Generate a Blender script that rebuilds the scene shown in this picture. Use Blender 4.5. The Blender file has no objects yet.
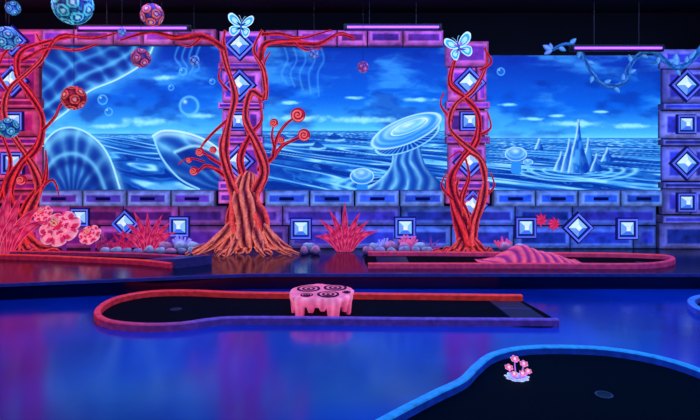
import bpy, math, random, bmesh
import numpy as np
from mathutils import Vector, Matrix
random.seed(5); RS=np.random.RandomState(7)
sc=bpy.context.scene
sc.view_settings.view_transform='Standard'
FL=-0.17
def W(px,py,y=8.0): return ((px-350)*y/560, y, 1.4+(150-py)*y/560)
def G(px,py,z=0.0):
    d=560*(1.4-z)/(py-150); return ((px-350)*d/560,d,z)
def lin(c):
    c=np.asarray(c,float)/255.0
    return np.where(c<=0.04045,c/12.92,((c+0.055)/1.055)**2.4)
# ---------------- materials
def nodes(name):
    m=bpy.data.materials.new(name); m.use_nodes=True
    nt=m.node_tree; b=nt.nodes['Principled BSDF']; return m,nt,b
def paint(name,em=0.75,rough=0.7,nscale=9,namt=0.35,spec=0.2,bump=0.15,dif=0.6):
    m,nt,b=nodes(name)
    a=nt.nodes.new('ShaderNodeAttribute'); a.attribute_name='Col'
    tc=nt.nodes.new('ShaderNodeTexCoord')
    n=nt.nodes.new('ShaderNodeTexNoise'); n.inputs['Scale'].default_value=nscale; n.inputs['Detail'].default_value=5
    nt.links.new(tc.outputs['Object'],n.inputs['Vector'])
    mr=nt.nodes.new('ShaderNodeMapRange'); mr.inputs[1].default_value=0.3; mr.inputs[2].default_value=0.7
    mr.inputs[3].default_value=1-namt; mr.inputs[4].default_value=1+namt
    nt.links.new(n.outputs['Fac'],mr.inputs[0])
    v=nt.nodes.new('ShaderNodeVectorMath'); v.operation='SCALE'
    nt.links.new(a.outputs['Color'],v.inputs[0]); nt.links.new(mr.outputs[0],v.inputs['Scale'])
    v2=nt.nodes.new('ShaderNodeVectorMath'); v2.operation='SCALE'; v2.inputs['Scale'].default_value=dif
    nt.links.new(v.outputs[0],v2.inputs[0])
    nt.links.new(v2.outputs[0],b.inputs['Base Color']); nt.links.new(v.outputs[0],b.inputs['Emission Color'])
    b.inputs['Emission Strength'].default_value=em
    b.inputs['Roughness'].default_value=rough
    b.inputs['Specular IOR Level'].default_value=spec
    if bump>0:
        bp=nt.nodes.new('ShaderNodeBump'); bp.inputs['Strength'].default_value=bump; bp.inputs['Distance'].default_value=0.02
        nt.links.new(n.outputs['Fac'],bp.inputs['Height']); nt.links.new(bp.outputs[0],b.inputs['Normal'])
    return m
def solid(name,c1,c2,scale=5,rough=0.5,em=0.0,spec=0.5,bump=0.0,ior=1.5):
    m,nt,b=nodes(name)
    tc=nt.nodes.new('ShaderNodeTexCoord')
    n=nt.nodes.new('ShaderNodeTexNoise'); n.inputs['Scale'].default_value=scale; n.inputs['Detail'].default_value=6
    nt.links.new(tc.outputs['Object'],n.inputs['Vector'])
    r=nt.nodes.new('ShaderNodeValToRGB'); r.color_ramp.elements[0].position=0.35; r.color_ramp.elements[1].position=0.65
    r.color_ramp.elements[0].color=(*lin(c1),1); r.color_ramp.elements[1].color=(*lin(c2),1)
    nt.links.new(n.outputs['Fac'],r.inputs['Fac']); nt.links.new(r.outputs['Color'],b.inputs['Base Color'])
    b.inputs['Roughness'].default_value=rough; b.inputs['Specular IOR Level'].default_value=spec; b.inputs['IOR'].default_value=ior
    if em>0:
        nt.links.new(r.outputs['Color'],b.inputs['Emission Color']); b.inputs['Emission Strength'].default_value=em
    if bump>0:
        bp=nt.nodes.new('ShaderNodeBump'); bp.inputs['Strength'].default_value=bump; bp.inputs['Distance'].default_value=0.01
        nt.links.new(n.outputs['Fac'],bp.inputs['Height']); nt.links.new(bp.outputs[0],b.inputs['Normal'])
    return m
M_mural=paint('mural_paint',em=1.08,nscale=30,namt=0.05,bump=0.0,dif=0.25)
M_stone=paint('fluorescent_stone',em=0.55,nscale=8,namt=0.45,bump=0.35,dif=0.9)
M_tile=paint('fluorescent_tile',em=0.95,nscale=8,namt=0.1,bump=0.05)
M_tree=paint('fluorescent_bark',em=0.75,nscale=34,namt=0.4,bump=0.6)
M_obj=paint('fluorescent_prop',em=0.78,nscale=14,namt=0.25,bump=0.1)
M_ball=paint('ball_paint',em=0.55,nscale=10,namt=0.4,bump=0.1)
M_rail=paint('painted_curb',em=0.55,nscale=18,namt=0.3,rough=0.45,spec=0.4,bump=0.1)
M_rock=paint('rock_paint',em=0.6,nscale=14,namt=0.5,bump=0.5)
M_turf=solid('dark_turf',(2,3,12),(5,7,26),120,0.9,spec=0.1,bump=0.4)
M_floor=solid('blue_glossy_floor',(0,40,135),(2,70,200),0.6,0.16,spec=0.75,ior=1.55)
M_plat=solid('dark_glossy_floor',(4,7,34),(8,13,54),1.2,0.18,spec=0.6)
M_black=solid('black_paint',(2,2,6),(5,5,12),3,0.8,spec=0.2)
M_metal=solid('dark_metal',(6,6,12),(12,12,24),8,0.5)
M_uv=solid('uv_tube_glow',(140,70,255),(150,80,255),2,0.5,em=3.0)
# ---------------- mesh builder
class MB:
    def __init__(s): s.v=[];s.f=[];s.c=[]
    def face(s,pts,col):
        i=len(s.v); s.v+= [tuple(p) for p in pts]; s.c+=[col]*len(pts); s.f.append(tuple(range(i,i+len(pts))))
    def box(s,x0,x1,y0,y1,z0,z1,col,bev=0.0,edge=None):
        edge=edge or col; b=bev
        A=[(x0,y1,z0),(x1,y1,z0),(x1,y1,z1),(x0,y1,z1)]
        B=[(x0,y0+b,z0),(x1,y0+b,z0),(x1,y0+b,z1),(x0,y0+b,z1)]
        C=[(x0+b,y0,z0+b),(x1-b,y0,z0+b),(x1-b,y0,z1-b),(x0+b,y0,z1-b)]
        for i in range(4):
            j=(i+1)%4
            s.face([A[i],A[j],B[j],B[i]],mix(edge,(0,0,20),.6))
            if b>0:
                s.v+=[B[i],B[j],C[j],C[i]]; s.c+=[mix(edge,(0,0,30),.35)]*2+[edge]*2; k=len(s.v); s.f.append((k-4,k-3,k-2,k-1))  # bevel highlight painted in: paler edge tone all round the block
        if b>0:
            d=b*.5; D=[(x0+b+d,y0+.004,z0+b+d),(x1-b-d,y0+.004,z0+b+d),(x1-b-d,y0+.004,z1-b-d),(x0+b+d,y0+.004,z1-b-d)]
            for i in range(4):
                j=(i+1)%4; s.v+=[C[i],C[j],D[j],D[i]]; s.c+=[edge]*2+[col]*2; k=len(s.v); s.f.append((k-4,k-3,k-2,k-1))
            s.face(D,col)
        else: s.face(B,col)
        s.face(A[::-1],edge)
    def grid(s,P,cols,closeu=False,closev=False):
        nu=len(P);nv=len(P[0]);i0=len(s.v)
        for i in range(nu):
            for j in range(nv): s.v.append(tuple(P[i][j])); s.c.append(cols[i][j])
        for i in range(nu if closeu else nu-1):
            for j in range(nv if closev else nv-1):
                a=i0+i*nv+j;b=i0+i*nv+(j+1)%nv;c=i0+((i+1)%nu)*nv+(j+1)%nv;d=i0+((i+1)%nu)*nv+j
                s.f.append((a,b,c,d))
    def tube(s,pts,rad,sides=10,colf=None,ridge=0.0,rk=4,tw=0.4,step=5,knot=0.0):
        P=catmull(pts,step); n=len(P)
        R=np.interp(np.linspace(0,1,n),np.linspace(0,1,len(rad)),rad)
        if knot: R=R*(1+knot*np.interp(np.arange(n),np.arange(0,n+3,3),RS.uniform(-1,1,len(np.arange(0,n+3,3)))))
        rings=[];cols=[]
        up=Vector((0.13,1,0.07)).normalized()
        for i in range(n):
            t=(P[min(i+1,n-1)]-P[max(i-1,0)]).normalized()
            u=(up-t*up.dot(t)); 
            if u.length<1e-3: u=t.orthogonal()
            u.normalize(); w=t.cross(u)
            up=u
            ring=[];cr=[]
            for k in range(sides):
                a=2*math.pi*k/sides
                sgn=math.sin(rk*a+tw*i)
                r=R[i]*(1+ridge*sgn)
                ring.append(P[i]+u*(r*math.cos(a))+w*(r*math.sin(a)))
                cr.append(colf(i/(n-1),a,sgn))
            rings.append(ring);cols.append(cr)
        rings=[[P[0]]*sides]+rings+[[P[-1]]*sides]; cols=[cols[0]]+cols+[cols[-1]]
        s.grid(rings,cols,False,True)
    def sphere(s,c,r,colf,nu=14,nv=22,sq=(1,1,1),defo=None):
        P=[];C=[]
        for i in range(nu+1):
            th=math.pi*i/nu; ro=[];co=[]
            for j in range(nv):
                ph=2*math.pi*j/nv
                d=Vector((math.sin(th)*math.cos(ph),math.sin(th)*math.sin(ph),math.cos(th)))
                k=defo(d) if defo else 1
                ro.append((c[0]+d.x*r*sq[0]*k,c[1]+d.y*r*sq[1]*k,c[2]+d.z*r*sq[2]*k)); co.append(colf(d))
            P.append(ro);C.append(co)
        s.grid(P,C,False,True)
    def obj(s,name,mat,smooth=False,parent=None):
        me=bpy.data.meshes.new(name); me.from_pydata(s.v,[],s.f); me.update()
        ca=me.color_attributes.new('Col','FLOAT_COLOR','POINT')
        c=np.ones((len(s.v),4),'f'); c[:,:3]=lin(np.clip(np.array(s.c,float),0,255)); ca.data.foreach_set('color',c.ravel())
        me.materials.append(mat)
        if smooth: me.polygons.foreach_set('use_smooth',[True]*len(me.polygons))
        o=bpy.data.objects.new(name,me); sc.collection.objects.link(o)
        V=np.array(s.v); ctr=Vector(((V[:,0].min()+V[:,0].max())/2,(V[:,1].min()+V[:,1].max())/2,V[:,2].min()))
        me.transform(Matrix.Translation(-ctr)); o.location=ctr
        if parent: 
            o.parent=parent; o.location=ctr-parent.location
        bm=bmesh.new(); bm.from_mesh(me); bmesh.ops.recalc_face_normals(bm,faces=bm.faces); bm.to_mesh(me); bm.free()
        return o
def catmull(pts,step):
    pts=[Vector(p) for p in pts]
    if len(pts)<3: 
        return [pts[0].lerp(pts[1],i/step) for i in range(step+1)]
    out=[]
    for i in range(len(pts)-1):
        p0=pts[max(i-1,0)];p1=pts[i];p2=pts[i+1];p3=pts[min(i+2,len(pts)-1)]
        for k in range(step):
            t=k/step
            out.append(0.5*((2*p1)+(p2-p0)*t+(2*p0-5*p1+4*p2-p3)*t*t+(3*p1-p0-3*p2+p3)*t**3))
    out.append(pts[-1]); return out
def top(o,label,cat,group=None):
    o['label']=label;o['category']=cat
    if group:o['group']=group
    return o
def empty(name,loc):
    e=bpy.data.objects.new(name,None); e.location=loc; e.empty_display_size=0.1; sc.collection.objects.link(e); return e
def struct(o): o['kind']='structure'; return o
def mix(a,b,t): return tuple(a[i]+(b[i]-a[i])*t for i in range(3))
def jit(c,a): 
    k=1+random.uniform(-a,a); return tuple(min(255,max(0,x*k)) for x in c)
# ---------------- room
def slab(name,x0,x1,y0,y1,z0,z1,mat):
    m=MB(); m.box(x0,x1,y0,y1,z0,z1,(100,100,200)); return struct(m.obj(name,mat))
slab('wall_back',-7,7,8.0,8.15,FL,3.36,M_black)
slab('wall_left',-7.1,-7.0,-1,8.15,FL,3.36,M_black)
slab('wall_right',7.0,7.1,-1,8.15,FL,3.36,M_black)
slab('wall_front',-7,7,-1.1,-1,FL,3.36,M_black)
slab('ceiling',-7.1,7.1,-1.1,8.15,3.36,3.46,M_black)
slab('floor',-7,7,-1,8.0,FL-0.1,FL,M_floor)
m=MB(); E=[(-7,8.0),(-7,5.75),G(0,284)[:2],G(250,274)[:2],(7,6.32),(7,8.0)]
E=[(e[0],e[1]) for e in E]
m.face([(x,y,0) for x,y in E],(20,20,60)); m.face([(x,y,FL) for x,y in E][::-1],(20,20,60))
for i in range(len(E)):
    a=E[i];b=E[(i+1)%len(E)]; m.face([(a[0],a[1],FL),(b[0],b[1],FL),(b[0],b[1],0),(a[0],a[1],0)],(20,20,60))
struct(m.obj('floor_platform',M_plat))
m=MB()
for i in (1,2,3):
    a=E[i];b=E[i+1]
    for (o,z0,z1) in ((0.012,-0.03,0.002),):
        m.face([(a[0],a[1]-o,z0),(b[0],b[1]-o,z0),(b[0],b[1]-o,z1),(a[0],a[1]-o,z1)],(24,34,120))
        m.face([(a[0],a[1]-o,z1),(b[0],b[1]-o,z1),(b[0],b[1]+.03,z1),(a[0],a[1]+.03,z1)],(24,34,120))
struct(m.obj('trim_1',M_rail))
# ---------------- mural painting
def vnoise(x,y,seed=0):
    xi=np.floor(x).astype(int); yi=np.floor(y).astype(int); xf=x-xi; yf=y-yi
    def h(a,b):
        n=(a*374761393+b*668265263+seed*974634777)&0x7fffffff
        n=((n^(n>>13))*1274126177)&0x7fffffff
        return ((n^(n>>16))&0xffff)/65535.0
    u=xf*xf*(3-2*xf);v=yf*yf*(3-2*yf)
    return (h(xi,yi)*(1-u)+h(xi+1,yi)*u)*(1-v)+(h(xi,yi+1)*(1-u)+h(xi+1,yi+1)*u)*v
def fbm(x,y,o=4,seed=0):
    s=0;a=.5
    for i in range(o): s=s+a*vnoise(x*2**i,y*2**i,seed+i); a*=.5
    return s/(1-.5**o)
def ss(a,b,x):
    t=np.clip((x-a)/(b-a),0,1); return t*t*(3-2*t)
class Canvas:
    def __init__(s,x0,x1,y0,y1,res=0.42):
        nx=int((x1-x0)/res);ny=int((y1-y0)/res)
        s.X,s.Y=np.meshgrid(np.linspace(x0,x1,nx),np.linspace(y0,y1,ny)); s.C=np.zeros(s.X.shape+(3,)); s.b=(x0,x1,y0,y1)
    def put(s,m,col):
        m=np.clip(m,0,1)[...,None]; s.C=s.C*(1-m)+np.asarray(col,float)*m
    def ell(s,cx,cy,rx,ry,rot=0):
        a=math.radians(rot); dx=s.X-cx;dy=s.Y-cy
        return (dx*math.cos(a)+dy*math.sin(a))/rx,(-dx*math.sin(a)+dy*math.cos(a))/ry
    def dist(s,pts):
        P=catmull([(p[0],p[1],0) for p in pts],6); D=np.full(s.X.shape,1e9)
        for i in range(len(P)-1):
            a=P[i];b=P[i+1];d=b-a;L2=max(d.length_squared,1e-6)
            t=np.clip(((s.X-a.x)*d.x+(s.Y-a.y)*d.y)/L2,0,1)
            D=np.minimum(D,np.hypot(s.X-a.x-t*d.x,s.Y-a.y-t*d.y))
        return D
    def line(s,pts,w,col,al=1.0,w2=None):
        D=s.dist(pts); s.put((1-ss(w*.4,w*.5+0.7,D))*al,col)
    def glow(s,pts,w,col,al,mask=1.0):
        s.put(np.exp(-(s.dist(pts)/w)**2)*al*mask,col)
    def poly(s,pts):
        P=catmull([(p[0],p[1],0) for p in pts]+[(pts[0][0],pts[0][1],0)],5)
        ins=np.zeros(s.X.shape,bool)
        for i in range(len(P)-1):
            a=P[i];b=P[i+1]
            if abs(a.y-b.y)<1e-9: continue
            c=((a.y>s.Y)!=(b.y>s.Y))&(s.X<(b.x-a.x)*(s.Y-a.y)/(b.y-a.y)+a.x)
            ins^=c
        return ins.astype(float)
    def ribs(s,m,ph,dark,light,al=.6,crisp=.5):
        env=.35+.65*fbm(s.X/11,s.Y/11,3,77)*1.6-.3
        t=.5+.5*np.sin(ph)
        mid=mix(dark,light,.4); s.put(m,mid); s.put(m*(1-t)**1.3*al,dark); s.put(m*t**2*al*env,light); s.put(m*t**8*crisp*env,mix(light,(255,255,255),.35))
    def sky(s,hor,seed,cloud):
        x0,x1,y0,y1=s.b; t=np.clip((s.Y-y0)/(hor-y0),0,1)[...,None]
        top_=np.array([8,46,168.]);mid=np.array([8,94,218.]);low=np.array([80,196,252.])
        s.C=np.where(t<.6,top_+(mid-top_)*t/.6,mid+(low-mid)*((t-.6)/.4)**1.2)
        n=fbm(s.X/40+.6*fbm(s.X/18,s.Y/12,2,seed+30),s.Y/13,5,seed)
        s.put(ss(.47,.78,n)*.65,(66,172,250)); s.put(ss(.5,.75,fbm(s.X/30+9,s.Y/14,4,seed+3))*.45,(4,38,150))
        for (cx,cy,rx,ry) in cloud:
            u,v=s.ell(cx,cy,rx,ry); d=np.sqrt(u*u+v*v)+(fbm(s.X/7,s.Y/4,4,seed+6)-.5)*1.1
            s.put((1-ss(.1,1.2,d))*.95,(150,230,255))
        sea=(s.Y>hor).astype(float); k=np.clip(s.Y-hor,0,None)
        base=np.array([34,132,232.])+(np.array([8,72,190.])-np.array([34,132,232.]))*np.clip(k/35,0,1)[...,None]
        s.C=np.where(sea[...,None]>0,base,s.C)
        w=fbm(s.X/(15+k*.8),k/(6+k*.14),2,seed+11)
        ph=6.5*np.log(k+4)+18*w
        env=ss(.3,.7,fbm(s.X/18,k/7,2,seed+24))
        t=.5+.5*np.sin(ph)
        s.put(sea*(1-t)**1.2*.65,(4,34,132)); s.put(sea*t**2.2*.65,(50,164,246)); s.put(sea*t**10*(.35+.6*env),(165,235,255))
        f=np.sin(ph*3+6*fbm(s.X/9,k/5,2,seed+17)); s.put(sea*np.clip(f,0,1)**4*.35*(1-env*.5),(100,205,252)); s.put(sea*np.clip(-f,0,1)**2*.25,(4,34,130))
        s.put(np.exp(-((s.Y-hor)/3)**2)*.5,(120,216,255)); s.put((np.abs(s.Y-hor-.6)<.7)*.5,(8,80,190))
    def bubble(s,cx,cy,r):
        u,v=s.ell(cx,cy,r,r);d=np.sqrt(u*u+v*v)
        s.put((1-ss(.95,1.02,d))*.35,(40,140,245)); s.put(np.exp(-((d-.9)/.14)**2)*.65,(120,212,252))
        s.put(np.exp(-(np.hypot(u+.4,v+.4)/.2)**2)*.9,(210,242,255))
    def dome(s,cx,cy,rx,ry,rot,dark,light,n,off=(0,-.4)):
        u,v=s.ell(cx,cy,rx,ry,rot); d=np.sqrt(u*u+v*v); m=1-ss(.97,1.04,d)
        du=np.hypot((u-off[0]),(v-off[1])); s.ribs(m,du*n+3*fbm(s.X/12,s.Y/12,2,5),dark,light,.5,.35)
        s.put(m*ss(-.2,1,v)*.55,dark); s.put(m*np.exp(-(np.hypot(u+.1,v+.5)/.5)**2)*.6,mix(light,(255,255,255),.4))
        s.put(m*np.exp(-((d-.96)/.06)**2)*.9,mix(light,(255,255,255),.4))
    def build(s,label,depth=7.955):
        x0,x1,y0,y1=s.b; ny,nx=s.X.shape
        Vx=(s.X-350)*8/560; Vz=1.4+(150-s.Y)*8/560
        V=np.stack([Vx,np.full_like(Vx,depth),Vz],-1).reshape(-1,3)
        idx=np.arange(nx*ny).reshape(ny,nx)
        F=np.stack([idx[:-1,:-1],idx[1:,:-1],idx[1:,1:],idx[:-1,1:]],-1).reshape(-1,4)
        n0=len(V); B=7.995
        V=np.vstack([V,[(Vx[0,0],B,Vz[0,0]),(Vx[0,-1],B,Vz[0,0]),(Vx[0,-1],B,Vz[-1,0]),(Vx[0,0],B,Vz[-1,0])]])
        F=[tuple(f) for f in F.tolist()]; c=[0,nx-1,nx*ny-1,nx*(ny-1)]
        for i in range(4): F.append((c[i],c[(i+1)%4],n0+(i+1)%4,n0+i))
        me=bpy.data.meshes.new('mural_panel'); ctr=V[:n0].mean(0); me.from_pydata((V-ctr).tolist(),[],F); me.update()
        ca=me.color_attributes.new('Col','FLOAT_COLOR','POINT')
        col=np.ones((len(V),4),'f'); col[:n0,:3]=lin(np.clip(s.C,0,255).reshape(-1,3)); ca.data.foreach_set('color',col.ravel())
        me.materials.append(M_mural)
        o=bpy.data.objects.new('mural_panel',me); o.location=ctr; sc.collection.objects.link(o)
        return top(o,label,'mural','painted ocean murals')
# panel 1
c=Canvas(44,224,45,190); c.sky(134,1,[(150,122,30,5),(200,116,20,3),(110,126,22,3),(165,78,14,3)])
P_=[(38,38),(132,42),(154,48),(144,64),(118,80),(90,92),(68,112),(38,130)]
u=c.poly(P_); RIM=[(154,48),(144,64),(118,80),(90,92),(68,112),(46,127)]
c.glow(RIM,7,(90,200,252),.5)
D=c.dist(RIM); along=c.X*.9-c.Y*.5
c.ribs(u,along/2.4+.12*D+5*fbm(c.X/20,c.Y/20,2,8),(6,40,145),(60,165,242),.7,.4)
c.put(u*np.exp(-((D-11)/3.5)**2)*.55,(5,32,130)); c.put(u*np.exp(-((D-24)/4.5)**2)*.55,(5,32,130)); c.put(u*np.exp(-((D-16.5)/2.2)**2)*.6,(100,205,252)); c.put(u*np.exp(-((D-31)/2.2)**2)*.5,(80,185,248))
c.put(u*(1-ss(44,66,c.Y+.15*c.X-8))*.55,(4,26,115))
c.glow(RIM,3.5,(120,216,255),.8,u); c.line(RIM,1.0,(180,238,255),.9)
def shellform(poly,L_,cx,cy,sx,sy,fr,seed):
    mm_=c.poly(poly); c.glow(L_,6,(95,200,252),.45)
    an=np.arctan2((c.Y-cy)/sy,(c.X-cx)/sx); d=np.hypot((c.X-cx)/sx,(c.Y-cy)/sy)
    c.ribs(mm_,an*fr+2.5*fbm(c.X/14,c.Y/14,2,seed),(7,50,158),(90,198,252),.65,.5)
    c.put(mm_*(.5+.5*np.sin(d*9))*.3,(5,34,135))
    return mm_
L_=[(40,156),(48,140),(62,129),(80,129),(98,140),(111,158),(121,188)]
mm_=shellform([(38,194),(40,156),(48,140),(62,129),(80,129),(98,140),(111,158),(122,194)],L_,74,204,38,66,17,18)
c.put(mm_*ss(80,124,c.X)*.5,(4,30,125)); c.put(mm_*ss(160,195,c.Y)*.5,(4,30,125))
c.glow([(p[0]+2,p[1]+5) for p in L_],4.5,(130,220,255),.6,mm_); c.line(L_,1.2,(175,238,255),.9)
c.glow([(44,176),(58,158),(78,154),(96,166),(106,188)],2.5,(120,214,255),.7,mm_); c.glow([(46,182),(60,166),(78,162),(92,172),(100,190)],4,(4,28,120),.6,mm_)
L_=[(154,136),(164,131),(182,132),(202,138),(218,148),(228,160)]
mm_=shellform([(154,136),(164,131),(182,132),(202,138),(218,148),(228,160),(228,192),(200,190),(178,180),(162,160)],L_,238,196,80,60,26,28)
c.put(mm_*ss(158,188,c.Y+.1*(c.X-190))*.5,(5,40,145))
c.put(c.poly([(176,152),(196,146),(218,154),(228,166),(206,170),(188,164)])*.75,(4,34,132)); c.glow([(176,152),(196,146),(218,154),(228,166)],1.8,(165,232,255),.85)
c.glow([(p[0],p[1]+3) for p in L_],3.5,(175,238,255),.75,mm_); c.line([(154,136),(163,158),(180,178),(200,189)],1.4,(140,220,255),.9); c.line(L_,1.3,(205,244,255),.9)
for b in [(190,106,10),(184,72,4),(196,60,4),(213,82,3),(110,112,4),(172,88,3),(104,100,5)]: c.bubble(*b)
for k in range(4): c.glow([(180+k*7,46),(176+k*7,58),(182+k*6,68),(178+k*6,78-k*2)],1.1,(70,165,240),.6)
c.build('flat painted blue sea mural with giant ribbed shells and bubbles')
# panel 2
c=Canvas(263,447,45,190); c.sky(131,21,[(418,100,22,2.4),(352,98,12,2),(300,118,30,4),(360,120,40,4),(430,120,20,3),(290,103,12,2)])
for k in range(5):
    c.glow([(284+k*9,46),(288+k*9,60),(282+k*9,74),(287+k*8,84+k*3)],1.1,(70,165,240),.5)
for k in range(4):
    u,v=c.ell(406,186,34+k*12,4+k*3); dd=np.sqrt(u*u+v*v); c.put(np.exp(-((dd-1)/.06)**2)*(c.Y>176)*.8,(130,220,255))
st=c.poly([(390,144),(418,140),(421,154),(427,168),(438,180),(452,193),(358,193),(376,182),(388,170),(392,158)])
c.ribs(st,((c.X-405)/(1.0+(c.Y-140)*.045))*1.5+1.4*np.sin(c.Y/6)+3*fbm(c.X/10,c.Y/16,2,61),(6,52,165),(115,212,254),.7,.5); c.put(st*ss(404,440,c.X)*.45,(4,32,132)); c.put(st*(1-ss(144,156,c.Y+.25*(c.X-400)))*.6,(4,30,130))
c.glow([(390,146),(392,158),(388,170),(376,182),(362,190)],2.2,(160,232,255),.85,st)
c.glow([(372,150),(406,146),(438,124)],6,(110,212,255),.4)
u,v=c.ell(407,138,35,13,-22); dd=np.sqrt(u*u+v*v); gm=1-ss(.97,1.04,dd); an=np.arctan2(v,u)
c.put(gm,(8,60,172)); c.put(gm*np.clip(np.sin(an*34),0,1)*.7,(110,208,252)); c.put(gm*np.exp(-((dd-.96)/.05)**2),(150,228,255))
c.dome(406,131,38,13,-22,(24,118,224),(150,226,255),22,(.05,-.2))
c.dome(409,127,20,5.5,-22,(70,172,245),(210,246,255),8)
c.put(c.poly([(358,178),(366,178),(367,192),(357,192)]),(36,130,230)); c.dome(362,176,12,8,0,(24,110,215),(165,232,255),9)
for x,y,r in [(300,141,8),(335,137,5),(283,137,4),(318,145,4)]:
    c.put(c.poly([(x-r*1.6,y+2),(x-r*.3,y-r*.8),(x+r*.4,y-r*.5),(x+r*1.6,y+2)])*.8,(6,56,162)); c.glow([(x-r*1.8,y+3),(x,y+4),(x+r*1.8,y+3)],1.2,(145,226,255),.9)
c.build('flat painted blue sea mural with a giant disc mushroom')
# panel 3
c=Canvas(485,660,56,190); c.sky(138,41,[(530,119,16,1.9),(556,116,9,1.6),(508,105,10,1.8),(575,124,30,4),(630,126,26,3),(600,112,10,1.5)])
for k in range(4):
    u,v=c.ell(576,170,22+k*12,3.5+k*2.5); dd=np.sqrt(u*u+v*v); c.put(np.exp(-((dd-1)/.06)**2)*(c.Y>168)*.85,(130,220,255))
c.glow([(562,164),(577,150),(590,164)],10,(80,190,252),.35)
for x,y,h,w in [(538,149,10,4),(606,161,13,6),(560,170,18,7),(568,171,32,8),(587,171,33,8),(595,171,17,6),(577,172,52,10)]:
    p=c.poly([(x-w,y),(x-w*.6,y-h*.4),(x-w*.2,y-h*.7),(x-w*.08,y-h),(x+w*.08,y-h),(x+w*.3,y-h*.65),(x+w*.55,y-h*.45),(x+w,y)]); 
    c.put(p,(16,84,195)); c.put(p*ss(.4,.7,fbm(c.X/3,c.Y/8,3,9))*.6,(90,190,250)); c.put(p*ss(x-1,x+w*.8,c.X)*.65,(5,40,148)); c.put(p*(1-ss(x-w*.8,x,c.X))*.5,(150,228,255)); c.glow([(x,y-h),(x-w*.2,y-h*.7),(x-w*.6,y-h*.4),(x-w,y)],.9,(195,242,255),.85)
c.put(c.poly([(512,156),(518,156),(520,172),(510,172)]),(40,135,232)); c.dome(515,154,11,7,0,(24,110,215),(165,232,255),8)
c.line([(527,164),(527,171)],1.6,(100,200,250)); c.dome(527,162,5,3,0,(30,125,225),(175,236,255),6)
c.bubble(500,72,4)
c.build('flat painted blue sea mural with jagged rock spires')
# ---------------- stone work
def wallbox(m,px0,px1,py0,py1,col,front=7.86,bev=0.03,edge=None,back=7.995):
    x0,_,z1=W(px0,py0); x1,_,z0=W(px1,py1)
    b=min(bev,(x1-x0)*.22,(z1-z0)*.22) if bev else 0
    m.box(x0,x1,front,back,z0,z1,col,b,edge)
def tile(px,py,s,diamond,parent,front):
    m=MB(); x,_,z=W(px,py); h=s/70/2
    ang=math.pi/4 if diamond else 0
    def sq(r,y):
        return [(x+r*1.4142*math.cos(ang+math.pi/4+i*math.pi/2),y,z+r*1.4142*math.sin(ang+math.pi/4+i*math.pi/2)) for i in range(4)]
    rings=[(h*1.08,front),(h*1.08,front-.03),(h*.96,front-.05),(h*.8,front-.05),(h*.72,front-.03),(h*.62,front-.03)]
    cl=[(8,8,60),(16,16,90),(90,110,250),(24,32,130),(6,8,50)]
    for k in range(5):
        A=sq(*rings[k]);B=sq(*rings[k+1])
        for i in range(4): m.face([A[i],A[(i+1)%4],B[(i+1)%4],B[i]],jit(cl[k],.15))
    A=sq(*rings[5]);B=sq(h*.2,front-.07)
    sh=[(205,232,255),(110,160,255),(60,115,245),(140,195,255)]  # facet light and shade painted in, upper faces palest
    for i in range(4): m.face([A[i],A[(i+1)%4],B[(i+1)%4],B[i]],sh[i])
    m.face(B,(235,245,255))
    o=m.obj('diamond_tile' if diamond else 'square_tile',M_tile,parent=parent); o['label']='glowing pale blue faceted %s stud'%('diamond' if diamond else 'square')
GAP=.6
def column(px0,px1,cuts_y,cA,cB,edge,tiles,label):
    m=MB(); py0,py1=cuts_y[0],cuts_y[-1]
    wallbox(m,px0+1,px1-1,py0,py1,(6,5,26),front=7.95,bev=0.0)
    for k in range(len(cuts_y)-1):
        y,y2=cuts_y[k],cuts_y[k+1]; narrow=(y2-y)<16
        q=px1-px0
        cuts=[px0-2.5,px1+2.5] if (narrow or k%3==0) else [px0,px0+q*random.uniform(.25,.75),px1]
        for i in range(len(cuts)-1):
            t=random.random(); wallbox(m,cuts[i]+GAP,cuts[i+1]-GAP,y+GAP,y2-GAP,jit(mix(cA,cB,t),.25),front=(7.80 if narrow else 7.85)+random.uniform(-.01,.01),bev=.06,edge=jit(edge,.2))
    x,_,z=W((px0+px1)/2,py1)
    e=empty('stone_column',(x,7.93,z))
    m.obj('block_shaft',M_stone,parent=e)
    for (a,b,s,d) in tiles: tile(a,b,s,d,e,7.80)
    return top(e,label,'column','carved stone columns')
column(-8,44,[30,60,68,99,109,137,146,180,190,203],(170,26,95),(95,24,120),(255,80,140),[(22,44,21,1),(22,83,22,1),(23,122,18,0),(22,163,21,0)],'stacked magenta stone column with glowing studs behind red vines')
column(223,263,[32,64,71,103,110,136,144,180,190,203],(120,50,170),(65,50,190),(225,115,225),[(243,48,21,1),(243,87,22,1),(242,122,18,0),(242,161,22,1)],'stacked mauve stone column with glowing studs behind large tree')
column(446,485,[42,68,102,110,136,144,180,190,203],(145,50,155),(75,55,190),(235,115,220),[(466,85,22,1),(466,122,18,0),(466,162,22,1)],'stacked violet stone column with glowing studs behind twisted red vine')
column(658,704,[50,70,104,111,139,146,181,188,214,222,248],(60,50,170),(34,65,200),(125,130,250),[(677,87,22,1),(677,125,18,0),(677,163,22,1),(677,201,18,0)],'stacked mauve-blue stone column with glowing studs')
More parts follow.
